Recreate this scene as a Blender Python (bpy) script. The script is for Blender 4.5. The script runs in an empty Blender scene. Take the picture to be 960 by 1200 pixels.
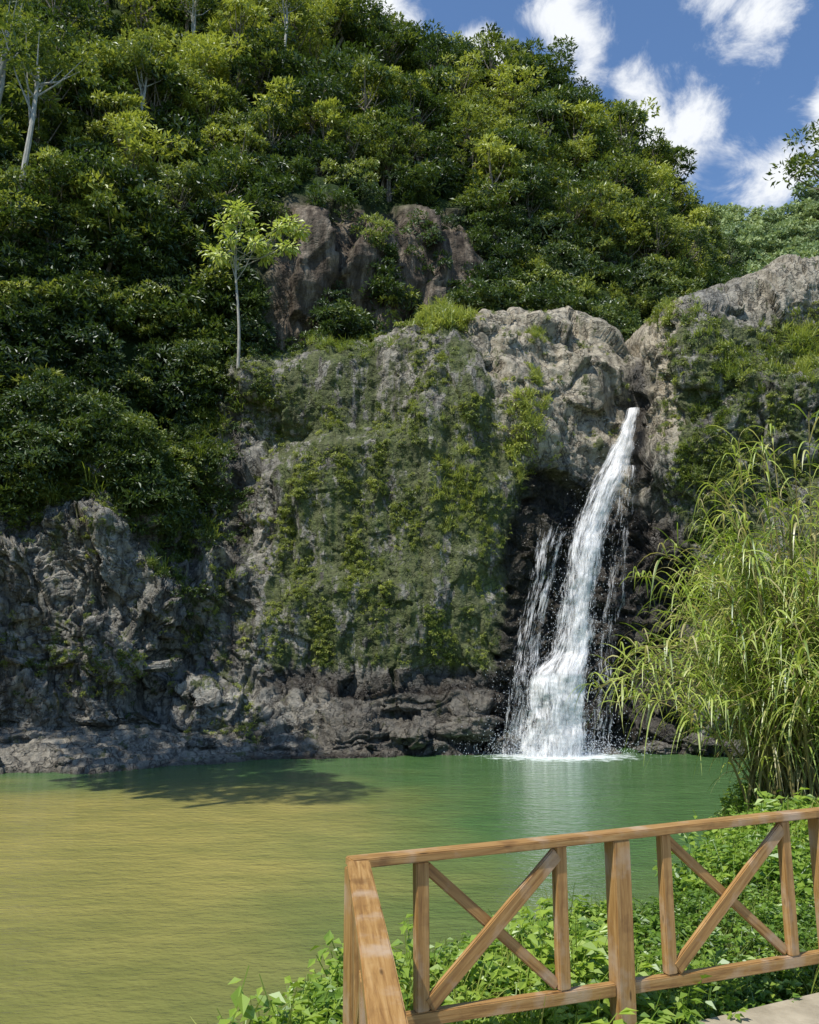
import bpy, math, numpy as np, random, bmesh
from mathutils import Vector, Matrix
random.seed(3); rng=np.random.default_rng(7)
scene=bpy.context.scene
PITCH=math.radians(10); CZ=4.6; F=960.0
sp,cp=math.sin(PITCH),math.cos(PITCH)
SUN=Vector((-.36,-.36,.86)).normalized()
def W(px,py,Y):
    px=np.asarray(px,float);py=np.asarray(py,float);Y=np.asarray(Y,float)
    u=(px-480)/F; v=(600-py)/F
    yc=cp-v*sp; zc=sp+v*cp
    return np.stack(np.broadcast_arrays(u/yc*Y, Y, CZ+zc/yc*Y),-1)
def smooth(a,b,x):
    t=np.clip((np.asarray(x,float)-a)/(b-a),0,1); return t*t*(3-2*t)
# ---------- noise
def _h(ix,iy,iz,s):
    h=(ix*374761393+iy*668265263+iz*2147483647+s*974711)&0xFFFFFFFF
    h=((h^(h>>13))*1274126177)&0xFFFFFFFF
    h=(h^(h>>16))
    h=(h*2246822519)&0xFFFFFFFF
    return ((h^(h>>15))&0xFFFFFF)/float(0xFFFFFF)
def vn(p,s=0):
    i=np.floor(p).astype(np.int64); f=p-i; f=f*f*f*(f*(f*6-15)+10)
    x,y,z=i[...,0],i[...,1],i[...,2]; r=0
    for dx in (0,1):
        for dy in (0,1):
            for dz in (0,1):
                w=(f[...,0] if dx else 1-f[...,0])*(f[...,1] if dy else 1-f[...,1])*(f[...,2] if dz else 1-f[...,2])
                r=r+w*_h(x+dx,y+dy,z+dz,s)
    return r*2-1
def fbm(p,o=4,s=0):
    r=0;a=1;t=0
    for k in range(o):
        r=r+a*vn(p*(2.03**k)+k*17.3,s+k);t+=a;a*=.5
    return r/t
def worley(p,s=0):
    i=np.floor(p).astype(np.int64); best=np.full(p.shape[:-1],9.);sec=best.copy();idv=np.zeros_like(best);gx=np.zeros_like(p)
    for dx in (-1,0,1):
        for dy in (-1,0,1):
            for dz in (-1,0,1):
                c=i+np.array([dx,dy,dz])
                q=np.stack([c[...,0]+_h(c[...,0],c[...,1],c[...,2],s),c[...,1]+_h(c[...,0],c[...,1],c[...,2],s+1),c[...,2]+_h(c[...,0],c[...,1],c[...,2],s+2)],-1)
                d=np.linalg.norm(p-q,axis=-1)
                m=d<best
                sec=np.where(m,best,np.minimum(sec,d))
                r=_h(c[...,0],c[...,1],c[...,2],s+3)
                idv=np.where(m,r,idv); gx=np.where(m[...,None],p-q,gx)
                best=np.where(m,d,best)
    return best,sec,idv,gx
def facet(p,s,hgt,tilt,crack=.05,ca=.6):
    f1,f2,i,g_=worley(p,s); fr=lambda k:(i*k)%1-.5
    tv=np.stack([fr(71.3),fr(137.7)*.4,fr(291.1)],-1)
    return (i-.5)*hgt+(g_*tv).sum(-1)*tilt-np.clip(crack-(f2-f1),0,1)/crack*ca*.1
# ---------- node helpers
def newmat(name):
    m=bpy.data.materials.new(name); m.use_nodes=True; nt=m.node_tree; nt.nodes.clear()
    o=nt.nodes.new('ShaderNodeOutputMaterial'); return m,nt,o
class G:
    def __init__(s,nt): s.nt=nt
    def n(s,t,**k):
        nd=s.nt.nodes.new(t)
        for a,b in k.items(): setattr(nd,a,b)
        return nd
    def put(s,sock,v):
        if isinstance(v,bpy.types.NodeSocket): s.nt.links.new(v,sock)
        else: sock.default_value=v
    def math(s,op,a,b=None,c=None,clamp=False):
        nd=s.n('ShaderNodeMath',operation=op); nd.use_clamp=clamp
        s.put(nd.inputs[0],a)
        if b is not None: s.put(nd.inputs[1],b)
        if c is not None: s.put(nd.inputs[2],c)
        return nd.outputs[0]
    def mix(s,f,a,b,bt='MIX'):
        nd=s.n('ShaderNodeMix',data_type='RGBA',blend_type=bt)
        s.put(nd.inputs[0],f)
        for k,v in ((6,a),(7,b)):
            if isinstance(v,tuple) and len(v)==3: v=v+(1,)
            s.put(nd.inputs[k],v)
        return nd.outputs[2]
    def ramp(s,f,stops,interp='LINEAR'):
        nd=s.n('ShaderNodeValToRGB'); cr=nd.color_ramp; cr.interpolation=interp
        while len(cr.elements)<len(stops): cr.elements.new(.5)
        for e,(p,c) in zip(cr.elements,stops):
            e.position=p; e.color=tuple(c)+(1,) if len(c)==3 else c
        s.put(nd.inputs[0],f); return nd.outputs[0]
    def noise(s,vec,scale,detail=4,rough=.55,dist=0):
        nd=s.n('ShaderNodeTexNoise'); nd.inputs['Scale'].default_value=scale; nd.inputs['Detail'].default_value=detail
        nd.inputs['Roughness'].default_value=rough; nd.inputs['Distortion'].default_value=dist
        if vec is not None: s.nt.links.new(vec,nd.inputs['Vector'])
        return nd.outputs['Fac']
    def mapping(s,vec,sc=(1,1,1),loc=(0,0,0),rot=(0,0,0)):
        nd=s.n('ShaderNodeMapping'); nd.inputs['Scale'].default_value=sc; nd.inputs['Location'].default_value=loc; nd.inputs['Rotation'].default_value=rot
        s.nt.links.new(vec,nd.inputs['Vector']); return nd.outputs[0]
    def attr(s,name,typ='GEOMETRY'):
        nd=s.n('ShaderNodeAttribute',attribute_type=typ,attribute_name=name); return nd.outputs['Fac']
    def pos(s): return s.n('ShaderNodeNewGeometry').outputs['Position']
    def mr(s,v,a,b,c=0.,d=1.,smoothst=False):
        nd=s.n('ShaderNodeMapRange'); nd.interpolation_type='SMOOTHSTEP' if smoothst else 'LINEAR'
        s.put(nd.inputs[0],v)
        for k,x in zip((1,2,3,4),(a,b,c,d)): nd.inputs[k].default_value=x
        return nd.outputs[0]
    def bump(s,h,strength,dist,normal=None):
        nd=s.n('ShaderNodeBump'); nd.inputs['Strength'].default_value=strength; nd.inputs['Distance'].default_value=dist
        s.put(nd.inputs['Height'],h)
        if normal is not None: s.nt.links.new(normal,nd.inputs['Normal'])
        return nd.outputs[0]
    def bsdf(s,col,rough=.8,spec=.3,normal=None):
        nd=s.n('ShaderNodeBsdfPrincipled')
        if isinstance(col,tuple) and len(col)==3: col=col+(1,)
        s.put(nd.inputs['Base Color'],col); s.put(nd.inputs['Roughness'],rough); nd.inputs['Specular IOR Level'].default_value=spec
        if normal is not None: s.nt.links.new(normal,nd.inputs['Normal'])
        return nd
    def leafshader(s,c,trans,gl,o):
        df=s.n('ShaderNodeBsdfDiffuse'); s.nt.links.new(c,df.inputs[0]); tr=s.n('ShaderNodeBsdfTranslucent'); s.nt.links.new(s.mix(1,c,(1.25,1.3,.75),'MULTIPLY'),tr.inputs[0])
        ms=s.n('ShaderNodeMixShader'); ms.inputs[0].default_value=trans; s.nt.links.new(df.outputs[0],ms.inputs[1]); s.nt.links.new(tr.outputs[0],ms.inputs[2])
        gg=s.n('ShaderNodeBsdfGlossy'); gg.inputs['Roughness'].default_value=.42; gg.inputs[0].default_value=(.9,.95,1,1); m2=s.n('ShaderNodeMixShader'); m2.inputs[0].default_value=gl
        s.nt.links.new(ms.outputs[0],m2.inputs[1]); s.nt.links.new(gg.outputs[0],m2.inputs[2]); s.nt.links.new(m2.outputs[0],o.inputs[0])
# ---------- materials
def leafmat(name,dark,mid,light,trans=.3,hazecol=None,haze=0,gl=.04):
    m,nt,o=newmat(name); g=G(nt)
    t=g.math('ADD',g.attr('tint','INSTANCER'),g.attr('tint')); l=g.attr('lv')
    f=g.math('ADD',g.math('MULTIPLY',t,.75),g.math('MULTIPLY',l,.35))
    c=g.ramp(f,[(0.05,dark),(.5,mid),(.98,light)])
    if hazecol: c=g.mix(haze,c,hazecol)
    g.leafshader(c,trans,gl,o); return m
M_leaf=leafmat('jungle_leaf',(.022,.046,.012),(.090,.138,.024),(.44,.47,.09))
M_far=leafmat('hazed_far_leaf',(.10,.15,.05),(.20,.27,.07),(.36,.42,.13),.2,(.40,.47,.38),.3,0.01)  # air haze over the distance is mixed into this leaf colour
M_weed=leafmat('weed_leaf',(.06,.13,.014),(.17,.29,.035),(.36,.48,.07),.4)
M_grass=leafmat('grass_blade',(.09,.13,.02),(.22,.28,.045),(.44,.46,.13),.4)
def barkmat(name,c1,c2):
    m,nt,o=newmat(name); g=G(nt); p=g.mapping(g.n('ShaderNodeTexCoord').outputs['Object'],(6,6,1.5))
    n=g.noise(p,2,4); b=g.bsdf(g.ramp(n,[(.3,c1),(.7,c2)]),.85,.2,g.bump(n,.6,.03)); nt.links.new(b.outputs[0],o.inputs[0]); return m
M_bark=barkmat('bark',(.10,.08,.055),(.34,.29,.23)); M_pale=barkmat('pale_bark',(.25,.24,.2),(.5,.48,.42))
def rockmat():
    m,nt,o=newmat('cliff_rock'); g=G(nt); P=g.pos()
    moss,wet,tan=g.attr('moss'),g.attr('wet'),g.attr('tan')
    n1=g.noise(P,.45,5,.6); n2=g.noise(P,2.6,6,.65); st=g.noise(g.mapping(P,(1.6,1.6,.13)),1.3,5,.6,.6)
    c=g.ramp(n1,[(.3,(.19,.18,.16)),(.5,(.31,.295,.255)),(.72,(.44,.415,.36))])
    ct=g.ramp(n2,[(.3,(.36,.29,.20)),(.5,(.48,.42,.31)),(.75,(.56,.50,.40))])
    c=g.mix(tan,c,ct)
    c=g.mix(g.mr(tan,0,1,.75,.35),c,g.ramp(n2,[(.3,(.35,.34,.33)),(.5,(.95,.95,.95)),(.7,(1.25,1.22,1.15))]),'MULTIPLY')
    c=g.mix(g.mr(tan,0,1,.85,.5),c,g.ramp(st,[(.36,(.22,.21,.19)),(.5,(.9,.9,.88)),(.65,(1.1,1.1,1.1))]),'MULTIPLY')
    vo=g.n('ShaderNodeTexVoronoi',feature='DISTANCE_TO_EDGE'); vo.inputs['Scale'].default_value=1.0
    wn=g.n('ShaderNodeTexNoise'); wn.inputs['Scale'].default_value=1.5; wn.inputs['Detail'].default_value=4; nt.links.new(P,wn.inputs['Vector'])
    wp=g.n('ShaderNodeVectorMath',operation='MULTIPLY_ADD'); nt.links.new(wn.outputs['Color'],wp.inputs[0]); wp.inputs[1].default_value=(1.6,1.6,1.6); nt.links.new(g.mapping(P,(1.0,1.0,.35),(0,0,0),(0,.35,0)),wp.inputs[2])
    nt.links.new(wp.outputs[0],vo.inputs['Vector'])
    crack=g.mr(vo.outputs[0],.0,.05)
    c=g.mix(g.math('MULTIPLY',g.math('SUBTRACT',1,crack),.65),c,(.04,.036,.03))
    mn=g.noise(P,1.0,7,.74); mn2=g.noise(g.mapping(P,(1.5,1.5,.22)),1.0,6,.68)
    mf=g.math('ADD',g.math('MULTIPLY',moss,1.0),g.math('MULTIPLY',g.math('SUBTRACT',g.math('ADD',mn,mn2),1.0),3.0))
    mf=g.mr(mf,.36,.66,smoothst=True)
    mc=g.ramp(g.noise(P,6.5,6,.78),[(.3,(.020,.032,.008)),(.48,(.075,.108,.022)),(.66,(.20,.235,.055))])
    mc=g.mix(g.mr(mn2,.40,.58,0,.6),mc,g.mix(n2,(.03,.045,.012),(.17,.16,.08)))
    c=g.mix(g.math('MULTIPLY',mf,.93),c,mc)
    c=g.mix(g.math('MULTIPLY',wet,.92),c,g.ramp(n2,[(.3,(.010,.008,.007)),(.6,(.038,.029,.022)),(.8,(.12,.09,.065))]))  # one dark tone for wet rock and for painted recess shade
    h=g.math('ADD',g.math('MULTIPLY',n2,1.0),g.math('MULTIPLY',crack,.3))
    h=g.math('ADD',h,g.math('MULTIPLY',g.noise(P,11,3,.7),.4))
    bp=g.bump(h,1.0,.28)
    b=g.bsdf(c,g.mr(wet,0,1,.85,.28),.4,bp); nt.links.new(b.outputs[0],o.inputs[0]); return m
M_rock=rockmat()
def soilmat():
    m,nt,o=newmat('hill_soil'); g=G(nt);P=g.pos(); n=g.noise(P,.8,5,.65)
    rk=g.attr('rocky')
    c=g.ramp(n,[(.3,(.012,.022,.008)),(.55,(.035,.055,.016)),(.75,(.07,.09,.025))])
    c2=g.ramp(g.noise(g.mapping(P,(1.6,1.6,.22)),1,6,.7),[(.3,(.022,.017,.013)),(.5,(.10,.08,.06)),(.7,(.30,.25,.19))])
    c=g.mix(rk,c,c2)
    b=g.bsdf(c,.9,.1,g.bump(n,1,.5)); nt.links.new(b.outputs[0],o.inputs[0]); return m
M_soil=soilmat()
# ---------- mesh helpers
def mkobj(name,me,parent=None,link=True):
    ob=bpy.data.objects.new(name,me)
    if link: scene.collection.objects.link(ob)
    if parent: ob.parent=parent
    return ob
def mesh_np(name,verts,faces_list,mats,matidx=None,smoothf=False,attrs=None):
    me=bpy.data.meshes.new(name); verts=np.asarray(verts,np.float32)
    loops=np.concatenate([f.ravel() for f in faces_list]).astype(np.int32)
    tot=np.concatenate([np.full(len(f),f.shape[1],np.int32) for f in faces_list])
    st=np.concatenate([[0],np.cumsum(tot)[:-1]]).astype(np.int32)
    me.vertices.add(len(verts)); me.vertices.foreach_set('co',verts.ravel())
    me.loops.add(len(loops)); me.loops.foreach_set('vertex_index',loops)
    me.polygons.add(len(tot)); me.polygons.foreach_set('loop_start',st); me.polygons.foreach_set('loop_total',tot)
    for m in mats: me.materials.append(m)
    if matidx is not None: me.polygons.foreach_set('material_index',np.asarray(matidx,np.int32))
    me.polygons.foreach_set('use_smooth',np.full(len(tot),smoothf))
    me.update(calc_edges=True)
    for k,a in (attrs or {}).items():
        at=me.attributes.new(k,'FLOAT','POINT'); at.data.foreach_set('value',np.asarray(a,np.float32).ravel())
    me.validate(); return me
def gridfaces(r,c):
    i=np.arange(r*c).reshape(r,c)
    return np.stack([i[:-1,:-1],i[:-1,1:],i[1:,1:],i[1:,:-1]],-1).reshape(-1,4)
def normals_grid(P):
    a=np.gradient(P,axis=0); b=np.gradient(P,axis=1); n=np.cross(a,b); n/=np.linalg.norm(n,axis=-1,keepdims=True)+1e-9
    s=np.where(n[...,1]>0,-1,1); return n*s[...,None]
def leafgeo(c,d,n,L,Wd,droop=.15):
    d=d/np.linalg.norm(d,axis=1,keepdims=True); s=np.cross(d,n); s/=np.linalg.norm(s,axis=1,keepdims=True)+1e-9; n=np.cross(s,d)
    L=L[:,None];Wd=Wd[:,None]
    a=c; b=c+d*L*.45+s*Wd*.5+n*Wd*.12; t=c+d*L-n*L*droop; e=c+d*L*.45-s*Wd*.5+n*Wd*.12
    V=np.stack([a,b,t,e],1).reshape(-1,3); k=np.arange(len(c))*4
    Fc=np.concatenate([np.stack([k,k+1,k+2],1),np.stack([k,k+2,k+3],1)])
    return V,Fc
def rnd_dir(n,r): v=r.normal(size=(n,3)); return v/np.linalg.norm(v,axis=1,keepdims=True)
def tube(path,rad,seg=7):
    path=np.asarray(path,float); n=len(path); V=[];T=np.gradient(path,axis=0); T/=np.linalg.norm(T,axis=1,keepdims=True)+1e-9
    up=np.array([0.3,1,.1]); 
    for i in range(n):
        a=np.cross(T[i],up);a/=np.linalg.norm(a)+1e-9;b=np.cross(T[i],a)
        th=np.arange(seg)*2*math.pi/seg
        V.append(path[i]+rad[i]*(np.cos(th)[:,None]*a+np.sin(th)[:,None]*b))
    V=np.concatenate(V); idx=np.arange(n*seg).reshape(n,seg); nx=np.roll(idx,-1,1)
    return V,np.stack([idx[:-1],nx[:-1],nx[1:],idx[1:]],-1).reshape(-1,4)
class Acc:
    def __init__(s): s.V=[];s.n=0;s.A=[];s.parts=[]
    def add(s,V,Fc,mi,a=None):
        s.V.append(V); s.parts.append((Fc+s.n,mi)); s.n+=len(V); s.A.append(np.full(len(V),.5) if a is None else a)
    def mesh(s,name,mats,sm=False):
        return mesh_np(name,np.concatenate(s.V),[p[0] for p in s.parts],mats,np.concatenate([np.full(len(p[0]),p[1]) for p in s.parts]),sm,{'lv':np.concatenate(s.A)})
def proto_tree(name,seed,H,R,flat,nc,nl,leafL,mats,trunk=True,tr=.18,lw=.42,cs_=1.):
    r=np.random.default_rng(seed); A=Acc(); cc=np.array([0,0,H])
    cs=rnd_dir(nc,r)*(r.uniform(.35,1,(nc,1))**.5); cs[:,2]=cs[:,2]*.9+.1; cs=cs*np.array([R,R,R*flat])+cc
    cr=r.uniform(.22,.42,nc)*R*cs_
    if trunk:
        p=np.array([[0,0,-1.5],[r.normal()*.1,r.normal()*.1,H*.35],[r.normal()*.25,r.normal()*.25,H*.7],[0,0,H*1.0]])
        V,Fc=tube(p,[tr*1.3,tr,tr*.75,tr*.4]); A.add(V,Fc,1)
        for k in range(min(nc,14)):
            t=r.uniform(.45,.95); s0=p[1]*(1-t)+p[3]*t; e=cs[k]; mid=(s0+e)/2+np.array([0,0,-.12*R])
            V,Fc=tube(np.array([s0,mid,e]),[tr*.4,tr*.25,tr*.1],5); A.add(V,Fc,1)
    for k in range(nc):
        m=int(nl*r.uniform(.6,1.3)); q=rnd_dir(m,r); q[:,2]=np.where(q[:,2]<-.3,-q[:,2],q[:,2]); rad=r.uniform(.35,1.08,(m,1))**.6
        c=cs[k]+q*rad*cr[k]*np.array([1.15,1.15,.75])
        d=q+r.normal(size=(m,3))*.6; d[:,2]-=.2; nn=q*.5+r.normal(size=(m,3))*.4+np.array([-.3,-.35,.8])
        L=leafL*r.uniform(.6,1.3,m); V,Fc=leafgeo(c,d,nn,L,L*lw)
        A.add(V,Fc,0,np.repeat(np.clip(r.uniform(0,1,m)*.5+r.uniform(0,.25)+.35*(q[:,2]>.2),0,1),4))  # upper leaves coloured lighter, painting in sunlit clump tops
    return mkobj(name,A.mesh(name,mats),link=False)
def proto_tuft(name,seed,n,L,mats,spread=.15,wd=.03,seg=4):
    r=np.random.default_rng(seed); A=Acc()
    V=[];Fc=[];a=[];k=0
    for i in range(n):
        az=r.uniform(0,6.28); d=np.array([math.cos(az),math.sin(az),0]); l=L*r.uniform(.5,1.2); out=r.uniform(.2,.9); b=np.array([r.normal()*spread,r.normal()*spread,0])
        s=np.array([-d[1],d[0],0]); w=wd*r.uniform(.7,1.3)
        for j in range(seg+1):
            t=j/seg; pnt=b+d*out*l*t**1.3+np.array([0,0,l*(t*(1.1-out*.3)-.85*out*t*t)])
            ww=w*(1-t)**.7*(.5+t if t<.5 else 1)+.001
            V+= [pnt-s*ww/2,pnt+s*ww/2]
            if j<seg: Fc.append([k,k+1,k+3,k+2])
            k+=2
        a+= [r.uniform()]*(2*(seg+1))
    A.add(np.array(V),np.array(Fc),0,np.array(a)); return mkobj(name,A.mesh(name,mats),link=False)
def coll(name,obs):
    c=bpy.data.collections.new(name)
    for o in obs: c.objects.link(o)
    return c
def scatter(name,pts,rot,scl,idx,tint,collection,realize=False):
    me=bpy.data.meshes.new(name); pts=np.asarray(pts,np.float32); n=len(pts); me.vertices.add(n); me.vertices.foreach_set('co',pts.ravel())
    for nm,typ,dat in (('rot','FLOAT_VECTOR',rot),('scl','FLOAT_VECTOR',scl)):
        a=me.attributes.new(nm,typ,'POINT'); a.data.foreach_set('vector',np.asarray(dat,np.float32).ravel())
    a=me.attributes.new('idx','INT','POINT'); a.data.foreach_set('value',np.asarray(idx,np.int32))
    a=me.attributes.new('tint','FLOAT','POINT'); a.data.foreach_set('value',np.asarray(tint,np.float32))
    ob=mkobj(name,me); ng=bpy.data.node_groups.new(name+'_gn','GeometryNodeTree')
    ng.interface.new_socket('Geometry',in_out='INPUT',socket_type='NodeSocketGeometry'); ng.interface.new_socket('Geometry',in_out='OUTPUT',socket_type='NodeSocketGeometry')
    N=ng.nodes; Lk=ng.links; gi=N.new('NodeGroupInput'); go=N.new('NodeGroupOutput'); iop=N.new('GeometryNodeInstanceOnPoints'); ci=N.new('GeometryNodeCollectionInfo')
    ci.inputs['Collection'].default_value=collection; ci.inputs['Separate Children'].default_value=True; ci.inputs['Reset Children'].default_value=True
    iop.inputs['Pick Instance'].default_value=True
    def na(nm,t):
        x=N.new('GeometryNodeInputNamedAttribute'); x.data_type=t; x.inputs[0].default_value=nm; return x.outputs[0]
    m2p=N.new('GeometryNodeMeshToPoints')
    Lk.new(gi.outputs[0],m2p.inputs[0]); Lk.new(m2p.outputs[0],iop.inputs['Points']); Lk.new(ci.outputs[0],iop.inputs['Instance'])
    Lk.new(na('idx','INT'),iop.inputs['Instance Index']); Lk.new(na('rot','FLOAT_VECTOR'),iop.inputs['Rotation']); Lk.new(na('scl','FLOAT_VECTOR'),iop.inputs['Scale'])
    if realize:
        rl=N.new('GeometryNodeRealizeInstances'); Lk.new(iop.outputs[0],rl.inputs[0]); Lk.new(rl.outputs[0],go.inputs[0])
    else: Lk.new(iop.outputs[0],go.inputs[0])
    md=ob.modifiers.new('scatter','NODES'); md.node_group=ng; return ob
def rots(n,tilt=.25):
    return np.stack([rng.normal(0,tilt,n),rng.normal(0,tilt,n),rng.uniform(-.9,.9,n)],1)
# ---------- cliff
CP=np.array([(-200,900,36.5),(-200,860,36),(-200,600,36.5),(-200,500,38),(0,905,38),(0,882,38),(0,860,38),(0,830,38),(0,700,38.3),(0,560,39.8),(110,895,38.6),(110,872,38.6),(110,850,38.6),(110,780,38.6),(110,650,39.3),(110,550,41),
(190,885,39.6),(190,860,39.3),(180,700,40),(165,610,41),(205,640,43),(230,700,41.6),(230,820,40.4),(290,845,40.6),(280,868,40.4),(275,500,46.8),(275,600,45),(268,700,43.6),(262,760,42.4),
(240,450,46.5),(235,560,45),(320,440,45),(320,600,43.2),(330,760,42.4),(420,420,44.5),(420,600,42.7),(420,750,42.1),(500,400,43.7),(500,600,42.1),(500,760,41.9),
(560,370,44.5),(560,450,42.3),(560,600,41.5),(570,750,41.8),(620,380,46),(620,450,43.2),(625,540,42.3),(605,620,41.9),(640,420,45),(660,400,46.8),(690,430,44.6),(700,390,46.2),(680,460,44.2),(670,530,43.4),(600,410,43.6),
(740,415,48.5),(740,450,48),(722,500,46.0),(650,600,43.9),(700,560,45.4),(640,700,43.2),(700,650,44.2),(690,750,43.6),(640,780,42.8),(750,600,44.6),(760,700,43.6),(620,860,42.1),(700,870,42.6),(780,860,42),
(745,480,48),(770,430,44),(780,480,42.3),(795,560,42),(805,640,42),(830,430,41.5),(850,550,40.5),(900,380,43),(900,500,40.5),(960,350,43),(960,500,40),(1000,700,39),(900,700,40),(850,800,40.5),(860,880,40.8),
(1000,880,40),(1200,880,38),(1200,400,41),(350,790,42.9),(500,786,42.9),(350,822,41.2),(500,812,41.2),(360,850,40.6),(400,874,39.6),(500,872,40.4),(550,850,41),(300,877,39.6)],float)
def Yf(px,py,s=25.):
    num=0;den=0
    for x,y,d in CP:
        r2=(px-x)**2+((py-y)*(1.0+.9*(y>800)))**2; w=np.exp(-r2/(2*s*s))+1e-3/(1+(r2/900.)**2); num=num+w*d; den=den+w
    return num/den
RIM=np.array([(-200,500),(0,545),(60,540),(110,530),(150,560),(185,600),(215,520),(235,445),(300,425),(360,412),(430,398),(480,384),(520,365),(550,360),(600,362),(650,370),(700,384),(735,402),(750,413),(757,428),(763,398),(775,372),(800,360),(850,345),(900,330),(960,312),(1100,290),(1200,300)],float)
nc,nr=860,380
pxs=np.linspace(-200,1200,nc); rim=np.interp(pxs,RIM[:,0],RIM[:,1]); rim=rim+fbm(np.stack([pxs*.03,pxs*0,pxs*0],-1),3,5)*5
bot=np.interp(pxs,[-200,0,150,300,600,1200],[915,905,900,892,895,895])
v=np.linspace(0,1,nr)[:,None]; PY=rim[None]*(1-v)+bot[None]*v; PX=np.broadcast_to(pxs[None],PY.shape)
Y=Yf(PX,PY)+2.2*np.exp(-(PY-rim[None])/10.)
P=W(PX,PY,Y)
nz=fbm(np.stack([PX*.012,PY*.006,PX*0],-1),4,9)
wetm=smooth(585,615,PX+nz*30+(PY-700)*.12)*(1-smooth(790,830,PX))*smooth(540,590,PY+(690-PX)*.55)
left=1-smooth(200,300,PX)
shelf=smooth(800,812,PY+nz*6)*(1-smooth(590,620,PX)); shelf=np.where(PX<300,smooth(838,856,PY)*1.0,shelf)
cent=smooth(285,320,PX+nz*40)*(1-smooth(620,660,PX+nz*50+np.clip(PY-700,0,200)*.2))*(1-smooth(770,800,PY))
boulder=smooth(540,575,PX+nz*20-(PY-400)*.25)*(1-smooth(745,755,PX))*(1-smooth(520,580,PY+(PX-640)*-.3))
N0=normals_grid(P)
q=P+np.stack([fbm(P*.35,3,11),fbm(P*.35,3,13),fbm(P*.35,3,12)],-1)*1.6
d=fbm(P*np.array([.22,.22,.16]),4,1)*1.2
d1=facet(q*np.array([.45,.45,.30]),21,.7,1.5)
d2=facet(q*np.array([1.3,1.3,.8])+3,31,.26,.5)
d2b=facet(q*np.array([3.1,3.1,2.0])+3,35,.08,.2)
qq=q.copy(); qq[...,0]=q[...,0]+q[...,2]*.35
d3=facet(qq*np.array([.8,.5,.15]),41,1.5,1.6)+facet(qq*np.array([2.2,1.2,.35])+9,45,.5,.5)
ribs=fbm(P*np.array([.9,.9,.10]),4,66)*.5
sh=q*np.array([.22,.3,1.5]); dsh=facet(sh,77,.7,.5)+facet(sh*2.3,78,.3,.2)
mrough=1-.68*cent-.78*boulder
D=(d*(1-.35*cent)+(d1*.8+d2+d2b)*np.clip(mrough,.15,1))*(1-.65*shelf)+d3*left*(1-shelf)*.8+fbm(P*1.9,5,2)*.14*(1-.4*boulder)+ribs*cent+dsh*shelf
qb=q.copy(); qb[...,2]+=q[...,0]*.5
D=D+boulder*(facet(qb*np.array([.30,.30,.5]),88,.7,1.2)+fbm(P*np.array([.5,.5,.9]),2,90)*.35)
D=D+wetm*(facet(q*np.array([.5,.5,.75])+5,95,.9,.8)+facet(q*np.array([1.2,1.2,2.4])+5,96,.35,.3)-.35)
P=P+N0*D[...,None]
ext=[];ne=40
for k in range(1,ne+1):
    t=k/ne; e=P[0].copy(); e[:,1]+=16*t**1.3; e[:,2]+=.5*math.sin(min(t*6,1.57))+t*1.2
    e[:,2]+=fbm(e*.5,4,3)*.5*min(1,t*5); ext.append(e)
ext=np.stack(ext[::-1]); sk=P[-1].copy(); sk[:,2]=-2.2; PF=np.concatenate([ext,P,sk[None]])
def padm(a): return np.concatenate([np.repeat(a[0][None],ne,0),a,a[-1:]])
greytop=smooth(425,450,PX)*(1-smooth(500,530,PX))*(1-smooth(430,520,PY))
moss=cent*(1-boulder*.95)*(.74-.4*greytop)+.25*smooth(215,240,PX)*(1-smooth(285,320,PX))
moss=moss+smooth(785,805,PX+nz*20)*.62*(1-smooth(760,850,PY)*.6)*smooth(0,35,PY-rim[None]-smooth(830,900,PX)*25)
moss=moss+left*.15*(1-smooth(600,700,PY))+boulder*.06+left*.12*smooth(690,720,PY)*(1-smooth(800,830,PY))
gul=np.exp(-((PX-275+(PY-600)*.03)/9)**2)*smooth(440,480,PY)*(1-smooth(770,800,PY))  # gully shade painted into the rock colour
und=smooth(776,792,PY+nz*8)*smooth(290,330,PX)*(1-smooth(803,818,PY+nz*8))  # shade of the undercut above the ledge, painted into the colour
und2=np.exp(-((PX-747)/12)**2)*smooth(415,440,PY)*(1-smooth(560,580,PY))  # dark recess at the fall lip, its shade painted in
wet=np.clip(wetm*1.3*(1-boulder)+gul*.85+und*.8+und2*.8+smooth(866,888,PY)*.5*(1-shelf*.7),0,1)  # wet rock by falls and waterline, plus painted shade of the recesses
wet=np.clip(wet*(1+nz*.3)+.5*shelf*smooth(300,420,PX)+.1*shelf,0,1)
tan=np.clip(boulder*.85+smooth(752,758,PX)*(1-smooth(795,815,PX))*(1-smooth(500,560,PY))*1.0+shelf*.4*smooth(300,400,PX)+greytop*.25+smooth(830,900,PX)*(1-smooth(20,60,PY-rim[None]))*.6,0,1)*np.clip(1-wet,0,1)
mkobj('rock_cliff',mesh_np('rock_cliff',PF.reshape(-1,3),[gridfaces(*PF.shape[:2])],[M_rock],None,True,{'moss':padm(moss),'wet':padm(wet),'tan':padm(tan)}))
NC=normals_grid(P)
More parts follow.
